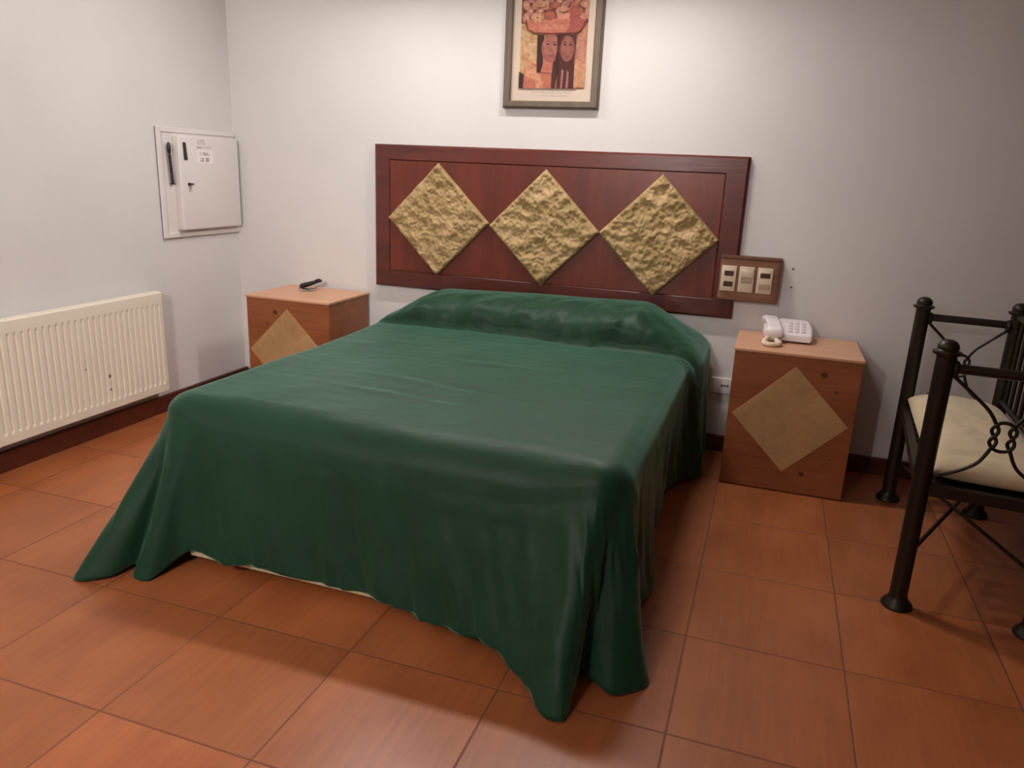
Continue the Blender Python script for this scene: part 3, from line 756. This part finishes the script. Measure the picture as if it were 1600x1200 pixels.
# backrest between the two wall-side posts
bar('back_rail', Z(PD, 1.92), Z(PC, 1.92), .036); bar('back_rail', Z(PD, 1.15), Z(PC, 1.15), .026)
for i in range(1, 12):
    t = i/12; p = PC.lerp(PD, t); bar('back_spindle', Z(p, 1.15), Z(p, 1.92), .018)
def knot_side(P, Q, zt, zb, zc):
    d_ = (Q-P).normalized(); L = (Q-P).length; cx = L/2; n_ = Vector((-d_.y, d_.x, 0)); r = .0125
    def W(u, z, off=0): return P+d_*u+n_*off+Vector((0, 0, z))
    hk, wk = .082, .053                     # knot half height / half width
    def chain(sgn, ph):
        out = []
        for i in range(17):
            t = i/16; z = zc+hk-2*hk*t
            x = cx+sgn*wk + ph*.02*math.sin(2*math.pi*t+.0) ; out.append((x, z, ph*.009*math.cos(2*math.pi*t*1.0)))
        return out
    for sgn in (-1, 1):
        u0 = .05 if sgn < 0 else L-.05
        up_ = spline([W(u0, zt), W(u0+(cx+sgn*wk-u0)*.45, zt-(zt-zc-hk)*.38), W(u0+(cx+sgn*wk-u0)*.82, zt-(zt-zc-hk)*.72), W(cx+sgn*wk, zc+hk)], 8)
        mid = [W(*c_) for c_ in chain(sgn, 1)]
        dn = spline([W(cx+sgn*wk, zc-hk), W(u0+(cx+sgn*wk-u0)*.8, zb+(zc-hk-zb)*.55), W(u0+(cx+sgn*wk-u0)*.4, zb+(zc-hk-zb)*.22), W(u0, zb)], 8)
        b = B(); tube(b, up_[:-1]+mid+dn[1:], r, 8); obj('twisted_rod', b, M['iron'], bn, smooth='all')
    ring = [W(*c_) for c_ in chain(-1, -1)]
    ring += [W(cx-wk*.5, zc-hk-.016), W(cx, zc-hk-.02), W(cx+wk*.5, zc-hk-.016)]
    ring += [W(*c_) for c_ in chain(1, -1)[::-1]]
    ring += [W(cx+wk*.5, zc+hk+.016), W(cx, zc+hk+.02), W(cx-wk*.5, zc+hk+.016)]
    b = B(); tube(b, ring, r, 8, closed=True); obj('knot_ring', b, M['iron'], bn, smooth='all')
    for z in (zt+.03, ):
        for P_, s_ in ((P, 1), (Q, -1)):
            b = B(); lathe(b, P_+d_*s_*.055+Vector((0, 0, 1.83)), [(.05, 0), (.056, .01), (.05, .03), (.036, .035)], 16, d_*s_); obj('collar', b, M['iron'], bn, smooth=True)
knot_side(PA, PD, 1.79, 1.04, 1.40); knot_side(PB, PC, 1.80, 1.04, 1.42)

# seat cushion: a soft pillow box
bm = B(); NU, NV = 40, 70; tops = []; bots = []
c00, c10, c11, c01 = PA+Vector((.06, .075, 0)), PD+Vector((-.0, .06, 0)), PC+Vector((-.02, -.02, 0)), PB+Vector((.0, -.05, 0))
for j in range(NV+1):
    rt, rb2 = [], []
    for i in range(NU+1):
        u, v = i/NU, j/NV
        a = (c00.lerp(c10, u)).lerp(c01.lerp(c11, u), v)
        e = (1-abs(2*u-1)**3.2)*(1-abs(2*v-1)**5); e = max(0, e)**.5
        cor = gauss(u, 0, .12)*gauss(v, 0, .05)
        w_ = .012*fbm(a.x*4, a.y*4, 2)*e
        pinch = 1-.04*e
        zt_ = 1.055+.155*e+w_*1.4; zb_ = 1.035-.045*min(1, e*1.6)
        zt_ -= .03*gauss(v, .09, .02)*sm(.0, .3, u)*(1-sm(.3, .7, u))
        rt.append(bm.verts.new((a.x, a.y, zt_))); rb2.append(bm.verts.new((a.x, a.y, zb_)) if 0 < i < NU and 0 < j < NV else None)
    tops.append(rt); bots.append(rb2)
for j in range(NV+1):
    for i in range(NU+1):
        if bots[j][i] is None: bots[j][i] = tops[j][i]
for j in range(NV):
    for i in range(NU):
        bm.faces.new((tops[j][i], tops[j][i+1], tops[j+1][i+1], tops[j+1][i]))
        bm.faces.new((bots[j][i], bots[j+1][i], bots[j+1][i+1], bots[j][i+1]))
cu = obj('seat_cushion', bm, M['cushion'], loc=(1.9, 3.05, 1.0), smooth='all')
tag(cu, 'cream canvas cushion lying on the iron bench seat', 'cushion')

# ------------------------------------------------------------------ lamps and fill light
def lamp(x, y, z, tilt, L, label, name='ceiling_lamp'):
    """slim trough lamp: metal housing on a stem with the light sitting in its open face"""
    t = thing(name, label, name.replace('_', ' '), (x, y, z))
    n_ = Vector((0, math.sin(tilt), -math.cos(tilt))); u_ = Vector((0, math.cos(tilt), math.sin(tilt))); c_ = Vector((x, y, z))
    pr = [c_+u_*.17+n_*.0, c_+u_*.20-n_*.02, c_+u_*.12-n_*.14, c_-u_*.12-n_*.14, c_-u_*.20-n_*.02, c_-u_*.17, c_-u_*.10-n_*.10, c_+u_*.10-n_*.10]
    b = B(); prism(b, [p-Vector((L/2+.05, 0, 0)) for p in pr], (L+.1, 0, 0)); obj('housing', b, M['steel'], t)
    b = B(); lathe(b, (x, y, z+.12), [(.02, 0), (.02, CZ-z-.15), (.10, CZ-z-.14), (.11, CZ-z-.12)], 16); obj('stem', b, M['steel'], t, smooth=True)
    return t
def area(loc, rot, sx, sy, power, col, shape='RECTANGLE'):
    l = bpy.data.lights.new('lamp_or_fill_light', 'AREA'); l.shape = shape; l.size = sx*T; l.size_y = sy*T; l.energy = power; l.color = col
    o = bpy.data.objects.new('lamp_or_fill_light', l); C.objects.link(o); o.location = Vector(loc)*T; o.rotation_euler = rot; return o
def point(loc, r, power, col):
    l = bpy.data.lights.new('lamp_or_fill_light', 'POINT'); l.shadow_soft_size = r*T; l.energy = power; l.color = col
    o = bpy.data.objects.new('lamp_or_fill_light', l); C.objects.link(o); o.location = Vector(loc)*T; return o
L1 = (-1.4, 3.55, 5.42); L2 = (-3.8, 3.55, 5.42); L3 = (-1.9, -5.7, 4.7)
lamp(*L1, math.radians(-24), 1.0, 'slim metal trough lamp under the ceiling above the right half of the bed')
lamp(*L2, math.radians(-24), 1.1, 'slim metal trough lamp under the ceiling above the left half of the bed')
area(L1, (math.radians(-24), 0, 0), 1.0, .2, 14.5, (1, .945, .90))
area(L2, (math.radians(-24), 0, 0), 1.1, .2, 9.5, (1, .98, .96))
area(L3, (math.radians(108), 0, 0), .9, .7, 54, (1, .97, .945))  # added fill light behind the camera, tilted up to bounce off the ceiling
w = bpy.data.worlds.new('World'); bpy.context.scene.world = w; w.use_nodes = True
w.node_tree.nodes['Background'].inputs[0].default_value = (.5, .45, .42, 1); w.node_tree.nodes['Background'].inputs[1].default_value = .05

# ------------------------------------------------------------------ camera
fpx = 1188.03564; ya, pi_, ro = -0.31807122, -0.27683411, 0.04310519
f = Vector((math.sin(ya)*math.cos(pi_), math.cos(ya)*math.cos(pi_), math.sin(pi_)))
r = Vector((math.cos(ya), -math.sin(ya), 0)); u = r.cross(f)
r2 = r*math.cos(ro)+u*math.sin(ro); u2 = -r*math.sin(ro)+u*math.cos(ro)
cam = bpy.data.cameras.new('camera'); co = bpy.data.objects.new('camera', cam); C.objects.link(co)
cam.sensor_width = 36; cam.lens = fpx/1600*36; cam.clip_start = .02
mw = Matrix((r2, u2, -f)).transposed().to_4x4(); mw.translation = Vector((0.21962653, -3.6837291, 3.0064464))*T
co.matrix_world = mw
sc = bpy.context.scene; sc.camera = co
sc.view_settings.view_transform = 'Standard'; sc.view_settings.look = 'None'; sc.view_settings.gamma = 1; sc.view_settings.exposure = 0.6
for o in list(bpy.data.objects):
    if '_o' in o: del o['_o']
